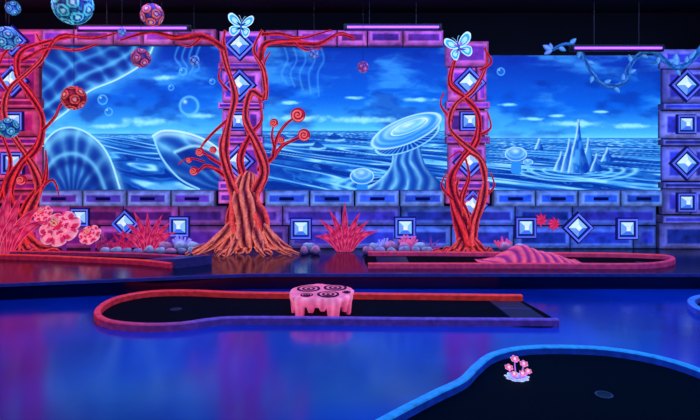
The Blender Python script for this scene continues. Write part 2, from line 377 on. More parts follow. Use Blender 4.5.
def courses(name,rows,px0,px1,cA,cB,edge,label,cat,bw,tiles=(),front=7.88,grp=None,tint=None,bev=.035):
    m=MB(); lo=rows[-1][1]; wallbox(m,px0,px1,rows[0][0],lo,(6,5,26),front=7.95,bev=0)
    for r,(a,b) in enumerate(rows):
        x=px0; first=True
        while x<px1-1:
            w=bw*random.uniform(.85,1.15)*( .5 if (first and r%2) else 1); first=False
            if x+w>px1-bw*.4: w=px1-x
            t=random.random(); col=mix(cA,cB,t); eg=edge
            if tint: f=min(1,max(0,(x-60)/330)); col=mix(tint,col,f); eg=mix((210,75,175),edge,f)
            wallbox(m,x+GAP,x+w-GAP,a+GAP,b-GAP,jit(col,.22),front=front+random.uniform(-.012,.012),edge=jit(mix(col,eg,.85),.2),bev=bev); x+=w
    x,_,z=W((px0+px1)/2,lo); e=empty(name,(x,front,z)); m.obj('block_course',M_stone,parent=e)
    for (a,b,s,d) in tiles: tile(a,b,s,d,e,front-.03)
    return top(e,label,cat,grp)
courses('stone_lintel',[(31,47)],47.5,219,(150,55,170),(95,50,170),(245,125,210),'mauve stone block lintel above a sea mural','lintel',34,grp='stone lintels',front=7.8,bev=.065)
courses('stone_lintel',[(32,48)],267,442,(150,55,170),(85,52,190),(230,120,228),'mauve stone block lintel above a sea mural','lintel',34,grp='stone lintels',front=7.8,bev=.065)
courses('stone_base_wall',[(205,225),(225,248)],-40,654,(34,62,195),(52,52,180),(90,130,252),'low wall of blue stone blocks with glowing studs','wall',56,
  [(86,216,17,0),(183,225,19,0),(302,227,20,0),(404,226,20,0),(470,204,21,1),(522,226,20,0),(573,226,21,1),(621,227,20,0),(130,222,19,1)],tint=(105,26,120),bev=.06)
def sill(px0,px1,cA,cB,n):
    m=MB(); w=(px1-px0)/n; wallbox(m,px0,px1,190,204,(6,5,26),front=7.88,bev=0)
    for i in range(n):
        wallbox(m,px0+i*w+.8,px0+(i+1)*w-.8,189.5,204.5,jit(mix(cA,cB,random.random()),.12),front=7.72,bev=.06,edge=mix(cA,(150,190,255),.75))
    x,_,z=W((px0+px1)/2,204); e=empty('stone_sill',(x,7.8,z)); m.obj('sill_block',M_stone,parent=e)
    for i in range(n):
        mm=MB(); cx=px0+(i+.5)*w; wallbox(mm,cx-7,cx+7,195.5,198.5,(8,10,80),front=7.705,bev=.0,back=7.72); b=mm.obj('bracket',M_stone,parent=e); b['label']='small dark recessed bracket'
    top(e,'deep projecting stone ledge with small brackets below mural','sill','stone sills')
sill(47.5,219,(115,55,185),(60,75,210),4); sill(267,442,(46,82,215),(58,98,232),4); sill(489,654,(34,82,215),(44,98,235),4)
# ---------------- trees
def barkcol(bright,dark):
    def f(t,a,s): return mix(dark,bright,max(0,min(1,.42+.8*s)))
    return f
RED=barkcol((255,54,62),(76,3,34)); ORG=barkcol((255,128,112),(84,5,36)); 
def wp(l,y,j=1.6): 
    return [W(p[0]+random.uniform(-j,j),p[1],y+random.uniform(-.03,.03)) for p in l]
def bud(px,py,y,r,parent,col=(235,35,55)):
    m=MB(); c_=W(px,py,y)
    m.sphere(c_,r,lambda d:mix((90,6,30),col,.5+.5*math.sin(9*math.acos(max(-1,min(1,-d.y)))+math.atan2(d.z,d.x))),12,20,(1,.6,1))
    sp=[(c_[0]+r*.85*k/22*math.cos(k*.55),c_[1]-r*.62*math.sqrt(max(0,1-(.85*k/22)**2))-.004,c_[2]+r*.85*k/22*math.sin(k*.55)) for k in range(23)]
    m.tube(sp,[r*.12]*3,6,lambda t,a,s:(255,110,110),step=2)
    o=m.obj('spiral_bud',M_obj,True,parent); o['label']='round red bud with a spiral ridge'
def branch(parent,pts,rad,colf,y):
    m=MB(); m.tube(wp(pts,y),rad,10,colf,.22,3,.5,knot=.18); m.obj('branch',M_tree,True,parent)
def tree(base,y,trunks,roots,branches,buds,label,colT=ORG,fwd=.3,rs=.8):
    x,_,z=W(base[0],base[1],y); e=empty('twisted_tree',(x,y,0))
    m=MB()
    for pts,rad,cf in trunks:
        big=rad[0]>.15
        m.tube(wp(pts,y),[r*rs for r in rad],40 if big else 20,cf,.14 if big else .24,9 if big else 4,.35,knot=.28)
    for (sx,sy,ex,r) in roots:
        s=Vector(W(sx,sy,y)); g=Vector(((ex-350)*y/560,0,0)); g.y=y-random.uniform(-.05,fwd)
        midp=s.lerp(g,.5)+Vector((0,-.03,-.07)); midp.y=(s.y+g.y)/2-.04
        m.tube([s,midp,Vector((g.x*.6+midp.x*.4,g.y,r*.9+.02)),Vector((g.x,g.y,.01))],[r*1.2,r,r*.7,r*.25],12,colT,.26,3,.6,knot=.3)
    m.obj('trunk',M_tree,True,e)
    for pts,rad in branches: branch(e,pts,rad,RED,y)
    for b in buds: bud(b[0],b[1],y-.05,b[2],e)
    return top(e,label,'tree','glowing twisted trees')
MIDC=barkcol((255,78,80),(76,4,34))
tree((248,248),7.6,
 [([(249,246),(247,226),(245,206),(245,188),(248,172)],[.25,.22,.2,.17,.11],ORG),
  ([(240,244),(235,222),(236,200),(230,178),(224,150),(229,120),(236,95),(228,65),(222,45),(226,30)],[.14,.13,.12,.09,.065,.055,.05,.045,.035,.02],MIDC),
  ([(258,244),(260,220),(254,198),(263,172),(258,145),(246,118),(252,92),(266,98),(262,70),(255,50),(262,30)],[.14,.12,.1,.085,.07,.055,.05,.045,.04,.03,.02],MIDC),
  ([(240,240),(244,216),(236,196),(242,176)],[.09,.08,.06,.04],ORG),
  ([(248,190),(240,160),(252,135),(262,120),(258,95)],[.07,.055,.045,.03,.014],RED)],
 [(240,216,202,.05),(238,222,188,.045),(236,228,214,.05),(241,228,226,.05),(246,230,236,.055),(254,230,262,.05),(257,222,286,.05),(259,218,300,.045),(258,228,274,.05),(243,232,222,.045),(250,230,248,.055),(238,218,196,.04),(258,216,293,.04),(246,214,230,.045),(254,218,268,.045)],
 [([(234,184),(222,172),(208,166),(197,172)],[.038,.028,.022,.014]),([(226,168),(212,158),(204,154),(196,153)],[.028,.022,.017,.012]),([(228,120),(214,132),(206,142),(200,152)],[.026,.02,.016,.01]),
  ([(258,170),(272,158),(284,145),(302,136)],[.04,.03,.024,.014]),([(272,158),(278,138),(286,124),(298,116)],[.03,.024,.02,.012]),([(276,148),(272,136),(275,124)],[.02,.016,.01]),
  ([(260,60),(268,44),(295,42),(318,44),(340,34),(356,38)],[.045,.042,.036,.03,.024,.014]),([(224,50),(205,36),(175,38),(150,32),(120,40)],[.045,.04,.034,.026,.014]),([(206,162),(190,158),(180,164)],[.014,.011,.007]),
  ([(262,34),(280,34),(300,38),(330,30)],[.03,.026,.02,.01]),([(205,36),(192,46),(178,44)],[.02,.015,.008]),([(295,42),(306,50),(322,48)],[.02,.015,.008]),
  ([(262,100),(268,82),(264,64),(270,52)],[.022,.018,.014,.008]),([(228,90),(218,78),(224,62)],[.022,.016,.008])],
 [(298,115,.10),(304,135,.085),(274,123,.06),(281,140,.05),(200,152,.06),(194,171,.06),(213,150,.05),(189,160,.04)],
 'large glowing tree with orange-pink gnarled roots and spiral buds')
tree((466,246),7.66,
 [([(466,244),(463,225),(455,205),(452,180),(462,160),(476,140),(478,115),(464,98),(450,84),(455,62),(460,50)],[.15,.12,.09,.075,.06,.06,.05,.05,.04,.032,.018],RED),
  ([(470,244),(474,222),(482,204),(486,182),(480,160),(468,148),(450,128),(456,106),(474,90),(486,66),(484,46)],[.13,.1,.08,.06,.055,.055,.042,.042,.04,.03,.016],MIDC),
  ([(466,240),(468,215),(458,195),(458,178)],[.1,.075,.05,.025],MIDC),
  ([(465,235),(460,200),(470,176),(460,152),(447,160)],[.055,.04,.03,.02,.01],RED)],
 [(464,236,442,.035),(462,240,430,.03),(466,238,452,.04),(470,238,484,.035),(474,238,494,.03),(468,240,470,.04)],
 [([(480,70),(490,62),(484,48)],[.022,.017,.01]),([(452,122),(441,105),(444,92)],[.02,.014,.008]),([(478,135),(490,128),(486,112)],[.02,.016,.008]),([(454,200),(442,186),(446,172)],[.02,.016,.008]),([(484,196),(494,186),(491,172)],[.018,.014,.007])],
 [],'irregular glowing red vine tree climbing a stone column',MIDC,.1,.7)
tree((22,244),7.66,
 [([(30,244),(16,215),(8,190),(20,165),(37,145),(43,118),(32,95),(18,75),(22,52),(45,42),(80,36)],[.13,.1,.08,.07,.06,.055,.05,.05,.045,.035,.015],RED),
  ([(14,244),(28,212),(38,188),(33,165),(16,140),(4,115),(10,90),(30,72),(43,55),(38,34)],[.11,.09,.07,.06,.05,.045,.045,.04,.03,.02],MIDC),
  ([(24,244),(20,225),(28,200),(44,180),(46,150)],[.08,.07,.05,.035,.015],RED),
  ([(0,200),(12,165),(4,140),(-6,110)],[.05,.04,.03,.02],RED)],
 [(26,232,60,.035),(22,236,40,.035),(14,236,-4,.035),(20,238,20,.035)],
 [([(42,130),(54,118),(62,104),(76,98)],[.026,.02,.014,.01]),([(24,60),(50,48),(76,50),(98,44)],[.03,.024,.018,.01]),([(40,190),(52,180),(58,196)],[.024,.016,.008]),([(44,56),(60,36),(92,38),(128,30)],[.03,.024,.018,.01]),([(8,90),(-2,70),(8,50),(28,44)],[.028,.022,.016,.01])],
 [(22,180,.07)],'twisted glowing red vine tree with one round spiral bud',MIDC,.1,.7)
# teal leafy vine
e=empty('leafy_branch',W(553,47,7.5)); m=MB()
TC=lambda t,a,s: mix((8,44,110),(60,140,225),max(0,min(1,.5+.6*math.sin(70*t)*s)))
TP=[W(a,b,7.5) for a,b in [(552,50),(566,44),(580,50),(588,66),(600,82),(614,86),(626,80),(630,66),(640,54),(654,52),(664,60),(676,68),(690,62),(704,44),(722,20)]]
m.tube(TP,[.016,.024,.028,.03,.032,.032,.032,.034,.036,.038,.04],10,TC,.18,3,.5,knot=.15)
m.tube([W(664,60,7.5),(W(664,60,7.5)[0],7.79,W(664,60,7.5)[2])],[.018,.018],8,TC)
m.obj('stem',M_tree,True,e)
PP=catmull(TP,4)
def leaf(p,d,L,col):
    m=MB(); d=Vector(d).normalized(); sd=Vector((-d.z,0,d.x)); P=[];C=[]
    for k in range(7):
        s=k/6; wd=L*.28*math.sin(math.pi*min(1,.08+.92*s))**.8 if s<1 else 0
        P.append([p+d*(L*s)+sd*wd*q+Vector((0,-.03*(1-abs(q))*math.sin(s*3),0)) for q in (-1,0,1)]); C.append([mix(col,(10,20,100),.4),mix(col,(255,255,255),.2),mix(col,(10,20,100),.4)])
    m.grid(P,C); m.obj('leaf',M_obj,True,e)
for i in range(2,len(PP)-4,3):
    t=(PP[i+1]-PP[i-1]).normalized(); n_=Vector((-t.z,0,t.x))*(1 if (i//3)%2 else -1); leaf(PP[i],n_+t*.7,.12,(60,150,235))
leaf(PP[0],(-1,0,.5),.14,(90,150,245)); leaf(PP[0],(-.9,0,-.5),.12,(80,140,240)); leaf(PP[0],(-.3,0,1),.1,(80,140,240))
leaf(PP[44],(0,0,1),.2,(70,160,240)); leaf(PP[48],(.5,0,1),.18,(70,160,240))
top(e,'looping teal-blue leafy vine reaching a stone column','branch')
# ---------------- butterflies
def butterfly(px,py,s,rot,label):
    y=7.35; b=Vector(W(px,py,y)); e=empty('butterfly',b)
    def pt(u,v,dy):
        a=math.radians(rot); return (b.x+s*(u*math.cos(a)-v*math.sin(a)),b.y+dy*s,b.z+s*(u*math.sin(a)+v*math.cos(a)))
    m=MB(); m.tube([pt(0,.5,0),pt(0,.1,-.05),pt(0,-.5,0)],[.04*s,.09*s,.03*s],8,lambda t,a,q:(40,90,170))
    for sx in (-1,1): m.tube([pt(0,.45,0),pt(.15*sx,.8,-.05),pt(.3*sx,.95,-.05)],[.02*s,.015*s],5,lambda t,a,q:(150,220,255))
    m.obj('body',M_obj,True,e)
    for sx in (-1,1):
        for prof,n in (([(0,.25),(.35,.75),(.85,1.0),(1.1,.75),(.95,.3),(.5,.02),(0,0)],'upper_wing'),([(0,.05),(.5,.0),(.85,-.25),(.8,-.7),(.5,-.9),(.2,-.6),(0,-.2)],'lower_wing')):
            P=catmull([(p[0],p[1],0) for p in prof],4); ctr=Vector((.5,.4 if n[0]=='u' else -.35,0)); m=MB()
            for (k0,k1,c1) in ((0,.45,(190,240,255)),(.45,.8,(60,180,240)),(.8,1,(210,245,255))):
                for i in range(len(P)-1):
                    q=[ctr.lerp(P[i],k0),ctr.lerp(P[i+1],k0),ctr.lerp(P[i+1],k1),ctr.lerp(P[i],k1)]
                    m.face([pt(sx*a.x,a.y,-.45*a.x) for a in q],c1)
            m.obj(n,M_obj,False,e)
    m=MB(); m.tube([pt(0,0,.05),(b.x,7.75,b.z)],[.008,.008],6,lambda t,a,q:(40,40,90)); m.obj('mounting_rod',M_metal,True,e)
    top(e,label,'butterfly','glowing butterflies')
butterfly(241,27,.155,-8,'glowing cyan and white butterfly above a stone column')
butterfly(459,48,.165,18,'glowing pale blue butterfly with tilted open wings')
# ---------------- hanging balls
def hball(px,py,r,y,ca,cb,label,k=6,rr=.42,cc=None):
    c_=W(px,py,y); e=empty('hanging_ball',(c_[0],c_[1],c_[2]-r)); m=MB()
    S=[]
    for i in range(k):
        z=1-2*(i+.5)/k; a=i*2.4+px; q=math.sqrt(1-z*z); S.append(Vector((q*math.cos(a),q*math.sin(a),z)))
    cc=cc or mix(cb,(255,255,255),.4)
    def f(d): return min(math.acos(max(-1,min(1,d.dot(v)))) for v in S)
    def cf(d):
        q=f(d)/rr
        if q<.28: return cc
        if q<.5: return ca
        if q<.75: return cb
        if q<.95: return mix(ca,(0,0,30),.4)
        return mix(ca,cb,.35+.3*math.sin(6*d.x+5*d.z))
    m.sphere(c_,r,cf,40,64,defo=lambda d:1+(.04 if f(d)/rr<.75 else 0))
    m.obj('ball',M_ball,True,e)
    if c_[2]+r<3.34:
        m=MB(); m.tube([(c_[0],c_[1],c_[2]+r*.9),(c_[0],c_[1],3.36)],[.003,.003],5,lambda t,a,q:(30,30,80)); m.obj('cord',M_metal,True,e)
    top(e,label,'ball','hanging decorative balls')
hball(73,5,.22,6.6,(16,60,160),(90,220,240),'large cyan and blue patterned hanging planet ball',22,.45)
hball(152,15,.13,6.6,(60,50,170),(255,110,80),'blue hanging ball with orange-red ring spots',14,.55)
hball(141,58,.115,6.9,(50,50,160),(240,90,100),'blue-violet hanging ball with coral ring spots',12,.55)
hball(74,98,.145,7.0,(150,14,55),(255,90,80),'dark red hanging ball with orange ring spots beside vine',14,.55)
hball(6,38,.13,6.6,(10,50,150),(100,200,255),'blue and white patterned hanging ball',14,.5)
hball(13,8,.09,7.3,(20,50,150),(80,190,250),'small blue hanging ball with cyan spots',12,.55)
hball(9,128,.12,7.0,(20,60,160),(90,200,240),'teal-blue patterned hanging ball in front of column',14,.5)
hball(363,67,.07,7.2,(60,60,180),(220,90,140),'small violet and pink hanging ball',12,.55)
hball(314,54,.06,7.2,(40,60,170),(140,170,240),'small pale blue hanging ball',12,.55)
hball(194,61,.06,7.2,(40,60,170),(130,180,250),'small pale blue hanging ball',12,.55)
hball(122,32,.05,7.0,(40,60,170),(130,180,250),'small pale blue hanging ball',12,.55)
# ---------------- UV tubes
def uvtube(px0,px1,py,y):
    a=W(px0,py,y);b=W(px1,py,y); e=empty('uv_tube_light',((a[0]+b[0])/2,y,a[2]))
    m=MB(); m.tube([a,b],[.015,.015],12,lambda t,q,s:(200,150,255),step=2); m.obj('tube',M_uv,True,e)
    m=MB(); m.box(a[0]-.03,b[0]+.03,y+.03,y+.06,a[2]-.04,a[2]+.05,(20,20,40)); 
    for x in (a[0],b[0]): m.box(x-.015,x+.015,y-.018,y+.03,a[2]-.02,a[2]+.02,(20,20,40))
    for f in (.25,.75):
        x=a[0]+(b[0]-a[0])*f; m.box(x-.004,x+.004,y+.04,y+.048,a[2]+.05,3.36,(20,20,40))
    m.obj('housing',M_metal,False,e)
    top(e,'slim glowing violet ultraviolet tube lamp in dark housing','lamp','ultraviolet tube lamps')
uvtube(346,440,27,7.35); uvtube(573,663,48,7.35); uvtube(78,188,28,7.35)
# ---------------- plants
def agave(px,y,n,L,ca,cb,label,name='agave_plant',wk=.17,fan=1.5,bend=.85):
    x=(px-350)*y/560; m=MB()
    for layer in range(2):
        nn=n-layer*2
        for i in range(nn):
            th=-fan+2*fan*i/(nn-1)+random.uniform(-.09,.09); th*=(1-.25*layer); ln=L*random.uniform(.9,1.1)*(1-.22*abs(th)/fan)*(1-.22*layer); w=wk*L*.5*(1-.1*layer)
            p=Vector((x+th*.04,y-.05*layer,0)); P=[];C=[]; N=12
            for k in range(N+1):
                s=k/N; a=th*(.3+bend*s)
                d=Vector((math.sin(a),-.12*layer-.05,math.cos(a))).normalized()
                sd=Vector((math.cos(a),0,-math.sin(a))); wd=w*(math.sin(math.pi*(.22+.78*s)**.9) if k<N else 0)*(1-.15*s)
                q_=[]; 
                for q in (-1,-.8,-.15,.15,.8,1): q_.append(p+sd*wd*q+Vector((0,(1-abs(q))*wd*.5-.01,0)))
                for v in q_: v.z=max(v.z,.01)
                P.append(q_); C.append([cb,ca,mix(ca,cb,.4+.35*math.sin(k*1.9)),mix(ca,cb,.4+.35*math.sin(k*1.9)),ca,cb])
                p=p+d*(ln/N)
            m.grid(P,C)
    o=m.obj(name,M_obj,True); return top(o,label,'plant','glowing spiky plants')
PK=(255,105,150);DR=(165,14,75)
agave(4,7.5,8,.98,(180,16,75),PK,'large broad-leaved magenta agave with pink leaf edges',fan=1.25)
agave(149,7.72,7,.62,DR,(255,90,140),'broad-leaved magenta agave beside pebbles',fan=1.4)
agave(345,7.7,7,.64,(170,14,75),(255,95,145),'open broad-leaved magenta agave against the stone wall',fan=1.4)
agave(124,7.78,5,.32,DR,(220,60,120),'small red frond plant among rocks')
agave(106,7.8,5,.28,(110,14,80),(200,70,140),'small magenta frond plant among rocks')
agave(430,7.78,5,.22,(90,30,130),(190,110,220),'small violet spiky plant beside vine tree')
def bloom(px,py,y,r,label,ca=(225,35,95),cb=(255,175,195)):
    x,_,z=W(px,py,y); e=empty('open_flower',(x,y,0))
    nrm=Vector((0,-.8,.6)).normalized(); ux=Vector((1,0,0)); uy=nrm.cross(ux)
    def disc(R,n,lift,amp,off,name):
        m=MB(); rows=[];cols=[]; NA=n*14
        for k in range(11):
            s=k/10; row=[];cr=[]
            for j in range(NA):
                a=2*math.pi*j/NA+off; lobe=abs(math.sin(n*a/2))**.4
                rr=R*s*(.8+.2*lobe); hh=lift+amp*math.sin(s*math.pi*.6)*R-.2*R*s**4+.05*R*(lobe-.6)*s
                row.append(Vector((x,y,z))+ux*(rr*math.cos(a))+uy*(rr*math.sin(a))+nrm*hh)
                cr.append(cb if s>.9 else (mix(ca,cb,.75) if (lobe>.92 and s>.3) or abs(s-.6)<.06 else (ca if lobe>.5 else mix(ca,(60,0,40),.7))))
            rows.append(row);cols.append(cr)
        m.grid(rows,cols,False,True); m.obj(name,M_obj,True,e)
    disc(r,7,0,.45,0,'outer_petals'); disc(r*.58,6,.1*r/.27,.4,.3,'inner_petals')
    m=MB(); c0=Vector((x,y,z))+nrm*(.24*r/.27); m.sphere(c0,r*.2,lambda d:(255,180,160) if math.sin(20*d.x)*math.sin(20*d.z)>0 else (190,20,60),10,18); m.obj('flower_center',M_obj,True,e)
    m=MB(); m.tube([(x,y+.05,0),(x+.01,y+.04,z*.6),(x,y,z)],[.03,.025,.025],8,lambda t,a,q:(110,30,130)); m.obj('stem',M_obj,True,e)
    top(e,label,'flower','open patterned flowers')
bloom(62,231,7.5,.27,'large rounded pink and red patterned flower near wall'); bloom(91,236,7.6,.15,'rounded pink patterned flower beside large flower'); bloom(44,215,7.7,.13,'small rounded pink patterned flower on taller stem')
def coral(px,y,h,col,label):
    x=(px-350)*y/560; m=MB()
    for i in range(7):
        a=-1.1+2.2*i/6; r=.018
        p=[(x,y,0),(x+math.sin(a)*h*.35,y-.02,h*.4*math.cos(a*.6)),(x+math.sin(a)*h*.6+random.uniform(-.02,.02),y-.02+random.uniform(-.03,.03),h*math.cos(a*.7)*random.uniform(.8,1))]
        m.tube(p,[r*1.3,r,r*.7],7,lambda t,a_,q:mix(mix(col,(20,5,50),.5),col,t),.1,3,.5,4)
        q0=Vector(p[1]); m.tube([q0,q0+Vector((random.uniform(-.06,.06),-.02,h*.3))],[r*.8,r*.5],6,lambda t,a_,q:col,step=3)
    top(m.obj('coral',M_obj,True),label,'coral','small corals')
coral(182,7.79,.24,(140,140,245),'bluish branching coral by the tree'); coral(384,7.8,.18,(140,140,245),'bluish branching coral among rocks'); coral(408,7.8,.24,(225,90,160),'pink branching coral among rocks'); coral(503,7.8,.2,(230,70,130),'pink branching coral by the vine tree')
def rock(x,y,r,col,label):
    m=MB(); a,b,c3=[random.uniform(0,6) for _ in range(3)]
    D=lambda d:1+.13*math.sin(3*d.x+a)+.12*math.sin(4*d.y+b)+.1*math.sin(5*d.z+c3)
    sq=(random.uniform(.95,1.2),random.uniform(.8,1),random.uniform(.75,.95))
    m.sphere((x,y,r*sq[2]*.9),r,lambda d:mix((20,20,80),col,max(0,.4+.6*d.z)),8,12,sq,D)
    return top(m.obj('rock',M_rock,True),label,'rock','rocks at the foot of the wall')
cl=[(175,190,250,'pale grey-blue painted rock at foot of wall'),(225,140,205,'pale mauve painted rock at foot of wall'),(160,160,240,'pale blue-violet painted rock at foot of wall')]
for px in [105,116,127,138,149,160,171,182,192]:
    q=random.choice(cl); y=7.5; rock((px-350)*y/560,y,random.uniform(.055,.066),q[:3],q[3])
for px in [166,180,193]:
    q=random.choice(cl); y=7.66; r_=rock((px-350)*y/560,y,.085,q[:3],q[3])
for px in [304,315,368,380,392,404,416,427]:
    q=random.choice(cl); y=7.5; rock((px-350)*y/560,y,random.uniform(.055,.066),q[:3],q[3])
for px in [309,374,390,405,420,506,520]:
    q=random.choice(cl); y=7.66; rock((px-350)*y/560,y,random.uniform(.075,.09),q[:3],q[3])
for px,py in ((541,220),(554,224)):
    x,_,z=W(px,py,7.84); m=MB(); n=16; 
    R=[(.1 if i%2==0 else .055) for i in range(n)]
    P=[(x+R[i]*math.cos(i*2*math.pi/n),z+R[i]*math.sin(i*2*math.pi/n)) for i in range(n)]
    for i in range(n):
        a=P[i];b=P[(i+1)%n]; m.face([(a[0],7.84,a[1]),(b[0],7.84,b[1]),(x,7.79,z)],(240,50,110) if i%2 else (190,30,90)); m.face([(a[0],7.84,a[1]),(b[0],7.84,b[1]),(b[0],7.87,b[1]),(a[0],7.87,a[1])],(160,20,80))
    top(m.obj('star_ornament',M_obj),'small pink star-shaped ornament fixed to stone wall','ornament','pink star ornaments')
# ---------------- golf lanes
def rail(pts,z0,h,w,topc,sidec,parent,step=6,name='curb'):
    P=catmull(pts,step)
    n=len(P); m=MB()
    prof=[(-.5,0),(-.5,.85),(-.4,1),(.4,1),(.5,.85),(.5,0)]
    R=[]
    for i in range(n):
        t=(P[min(i+1,n-1)]-P[max(i-1,0)]); t.z=0; t.normalize(); nn=Vector((-t.y,t.x,0))
        R.append([(P[i].x+nn.x*w*a,P[i].y+nn.y*w*a,z0+h*b) for a,b in prof])
    for i in range(n-1):
        f=i/(n-1); tc=topc(f);sd=sidec(f)
        for k in range(5):
            m.face([R[i][k],R[i+1][k],R[i+1][k+1],R[i][k+1]],sd if k in(0,4) else tc)
    m.face(R[0],sidec(0)); m.face(R[-1][::-1],sidec(1))
    return m.obj(name,M_rail,False,parent)
def turf(pts,z,parent):
    m=MB(); P=catmull(pts+[pts[0]],6)
    m.face([(p.x,p.y,z) for p in P[:-1]],(10,10,40)); return m.obj('turf',M_turf,False,parent)
def cup(x,y,z,parent,r=.055):
    m=MB(); n=24
    o=[(x+r*math.cos(2*math.pi*i/n),y+r*math.sin(2*math.pi*i/n)) for i in range(n)]; q=[(x+r*.8*math.cos(2*math.pi*i/n),y+r*.8*math.sin(2*math.pi*i/n)) for i in range(n)]
    for i in range(n):
        j=(i+1)%n; m.face([(*o[i],z+.004),(*o[j],z+.004),(*q[j],z+.004),(*q[i],z+.004)],(40,44,100))
    m.face([(*a,z+.002) for a in q],(2,2,6)); b=m.obj('cup',M_rail,False,parent); b['label']='golf hole cup with thin rim'
K=[(522,301),(440,300),(340,299),(240,298),(190,296),(150,297),(118,303),(101,312),(98,321),(112,328),(145,331),(180,330),(208,326),(235,324),(300,324),(400,325),(480,325.5),(558,326)]
P3=[G(a,b,FL) for a,b in K]
e=empty('putting_lane',G(320,314,FL))
turf(P3,FL+.006,e)
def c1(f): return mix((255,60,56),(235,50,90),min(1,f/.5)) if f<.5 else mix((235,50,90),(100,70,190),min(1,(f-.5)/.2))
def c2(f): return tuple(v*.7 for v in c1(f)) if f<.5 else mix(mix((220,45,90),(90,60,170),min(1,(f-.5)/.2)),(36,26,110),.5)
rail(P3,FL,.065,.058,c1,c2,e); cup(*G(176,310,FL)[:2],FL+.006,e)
m=MB(); a=G(490,303,FL);b=G(519,303,FL);c_=G(545,320,FL);d_=G(512,320,FL)
m.face([(p[0],p[1],FL+.02) for p in (a,b,c_,d_)],(12,14,56))
for i,(p,q) in enumerate(((a,b),(b,c_),(c_,d_),(d_,a))): m.face([(p[0],p[1],FL+.006),(q[0],q[1],FL+.006),(q[0],q[1],FL+.02),(p[0],p[1],FL+.02)],(20,24,80))
s0=Vector(a).lerp(Vector(d_),.5);s1=Vector(b).lerp(Vector(c_),.5)
m.face([(s0.x,s0.y,FL+.022),(s1.x,s1.y,FL+.022),(s1.x,s1.y+.03,FL+.022),(s0.x,s0.y+.03,FL+.022)],(36,42,120))
o=m.obj('tee_mat',M_rail,False,e); o['label']='dark rubber tee mat with faint stripe'
top(e,'keyhole-shaped mini golf lane with glowing red and violet curb','golf lane','mini golf lanes')
K=[(368,268),(450,268),(540,268),(620,268.5),(655,267.5),(672,264),(668,260),(645,258.5),(610,257.5),(560,257),(480,256.5),(420,256),(368,256)]
P3=[G(a,b,0) for a,b in K]; e=empty('putting_lane',G(500,262,0)); turf(P3,.006,e)
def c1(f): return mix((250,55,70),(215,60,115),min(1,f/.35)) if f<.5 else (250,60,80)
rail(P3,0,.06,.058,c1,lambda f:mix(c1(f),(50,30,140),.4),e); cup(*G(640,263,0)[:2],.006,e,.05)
m=MB(); a=G(372,258,0);c_=G(410,266,0); m.box(a[0]+.05,c_[0],c_[1],a[1],.006,.02,(16,18,64)); m.obj('tee_mat',M_rail,False,e)
top(e,'mini golf lane on raised floor with pinkish red curb','golf lane','mini golf lanes')
K=[(208,263),(190,260.5),(140,257.5),(80,256),(20,255),(-30,254.7)]
e=empty('putting_lane',G(90,257,0))
K2=[(-40,258),(30,259.5),(90,262),(140,264.5),(172,268)]
turf([G(a,b,0) for a,b in K+K2],.006,e)
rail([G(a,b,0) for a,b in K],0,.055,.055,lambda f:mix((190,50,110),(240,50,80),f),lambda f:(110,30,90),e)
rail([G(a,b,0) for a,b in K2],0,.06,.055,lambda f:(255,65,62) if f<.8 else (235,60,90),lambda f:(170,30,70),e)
m=MB(); P=[G(138,261.5,0),G(184,260.5,0),G(212,264,0),G(176,268.5,0)]; hs=[.02,.06,.11,.11]
Q=[(p[0],p[1],h) for p,h in zip(P,hs)]
for i in range(4):
    j=(i+1)%4; m.face([P[i],P[j],Q[j],Q[i]],(34,30,100))
m.face(Q,(44,44,130)); o=m.obj('ramp_block',M_rail,False,e); o['label']='low dark blue ramp block'
top(e,'narrow mini golf lane on raised floor with red curbs','golf lane','mini golf lanes')
K=[(372,436),(400,420),(436,401),(462,388),(476,374),(492,362),(520,355),(560,353.5),(610,356),(660,365),(705,380),(740,400),(760,430),(750,480),(650,560),(520,600)]
P3=[G(a,b,FL) for a,b in K]; e=empty('putting_lane',G(600,400,FL)); turf(P3+[G(380,600,FL)],FL+.006,e)
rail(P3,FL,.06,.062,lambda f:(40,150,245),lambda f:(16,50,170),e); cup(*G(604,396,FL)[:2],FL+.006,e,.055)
top(e,'rounded mini golf lane with glowing light blue curb','golf lane','mini golf lanes')
e=empty('putting_lane',G(715,306,FL)); K=[(790,300),(740,299),(705,301),(692,305),(694,311),(708,317),(750,321),(790,322)]
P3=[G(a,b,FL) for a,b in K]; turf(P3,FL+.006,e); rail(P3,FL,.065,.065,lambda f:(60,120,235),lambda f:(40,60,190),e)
top(e,'rounded end of a mini golf lane with blue curb','golf lane','mini golf lanes')
# ---------------- drip stump
cx,cy=-.275,5.42; H=.2; N=240
e=empty('drip_stump_obstacle',(cx,cy,FL+.006))
def rad(a): 
    c,s=math.cos(a),math.sin(a); n=2.5
    k=(abs(c)**n+abs(s)**n)**(-1/n)
    return (.30*k*(1+.03*math.sin(5*a)),.29*k*(1+.03*math.sin(4*a)))
legs=[(-.5*math.pi+o,b,w) for o,b,w in ((-1.5,0,.12),(-1.05,.06,.06),(-.7,0,.12),(-.3,.07,.06),(.08,.09,.06),(.42,0,.14),(.85,.06,.06),(1.3,0,.14))]+[(.5,0,.12),(1.1,.05,.08),(1.7,0,.14),(2.4,.04,.08),(2.9,0,.12)]
def zbot(a):
    z=.12
    for l,b,w in legs:
        d=abs((a-l+math.pi)%(2*math.pi)-math.pi); t=max(0,min(1,(d-w)/.07)); t=t*t*(3-2*t); z=min(z,.008+b*.9+(.12-.008-b*.9)*t)
    return z
P=[];C=[]
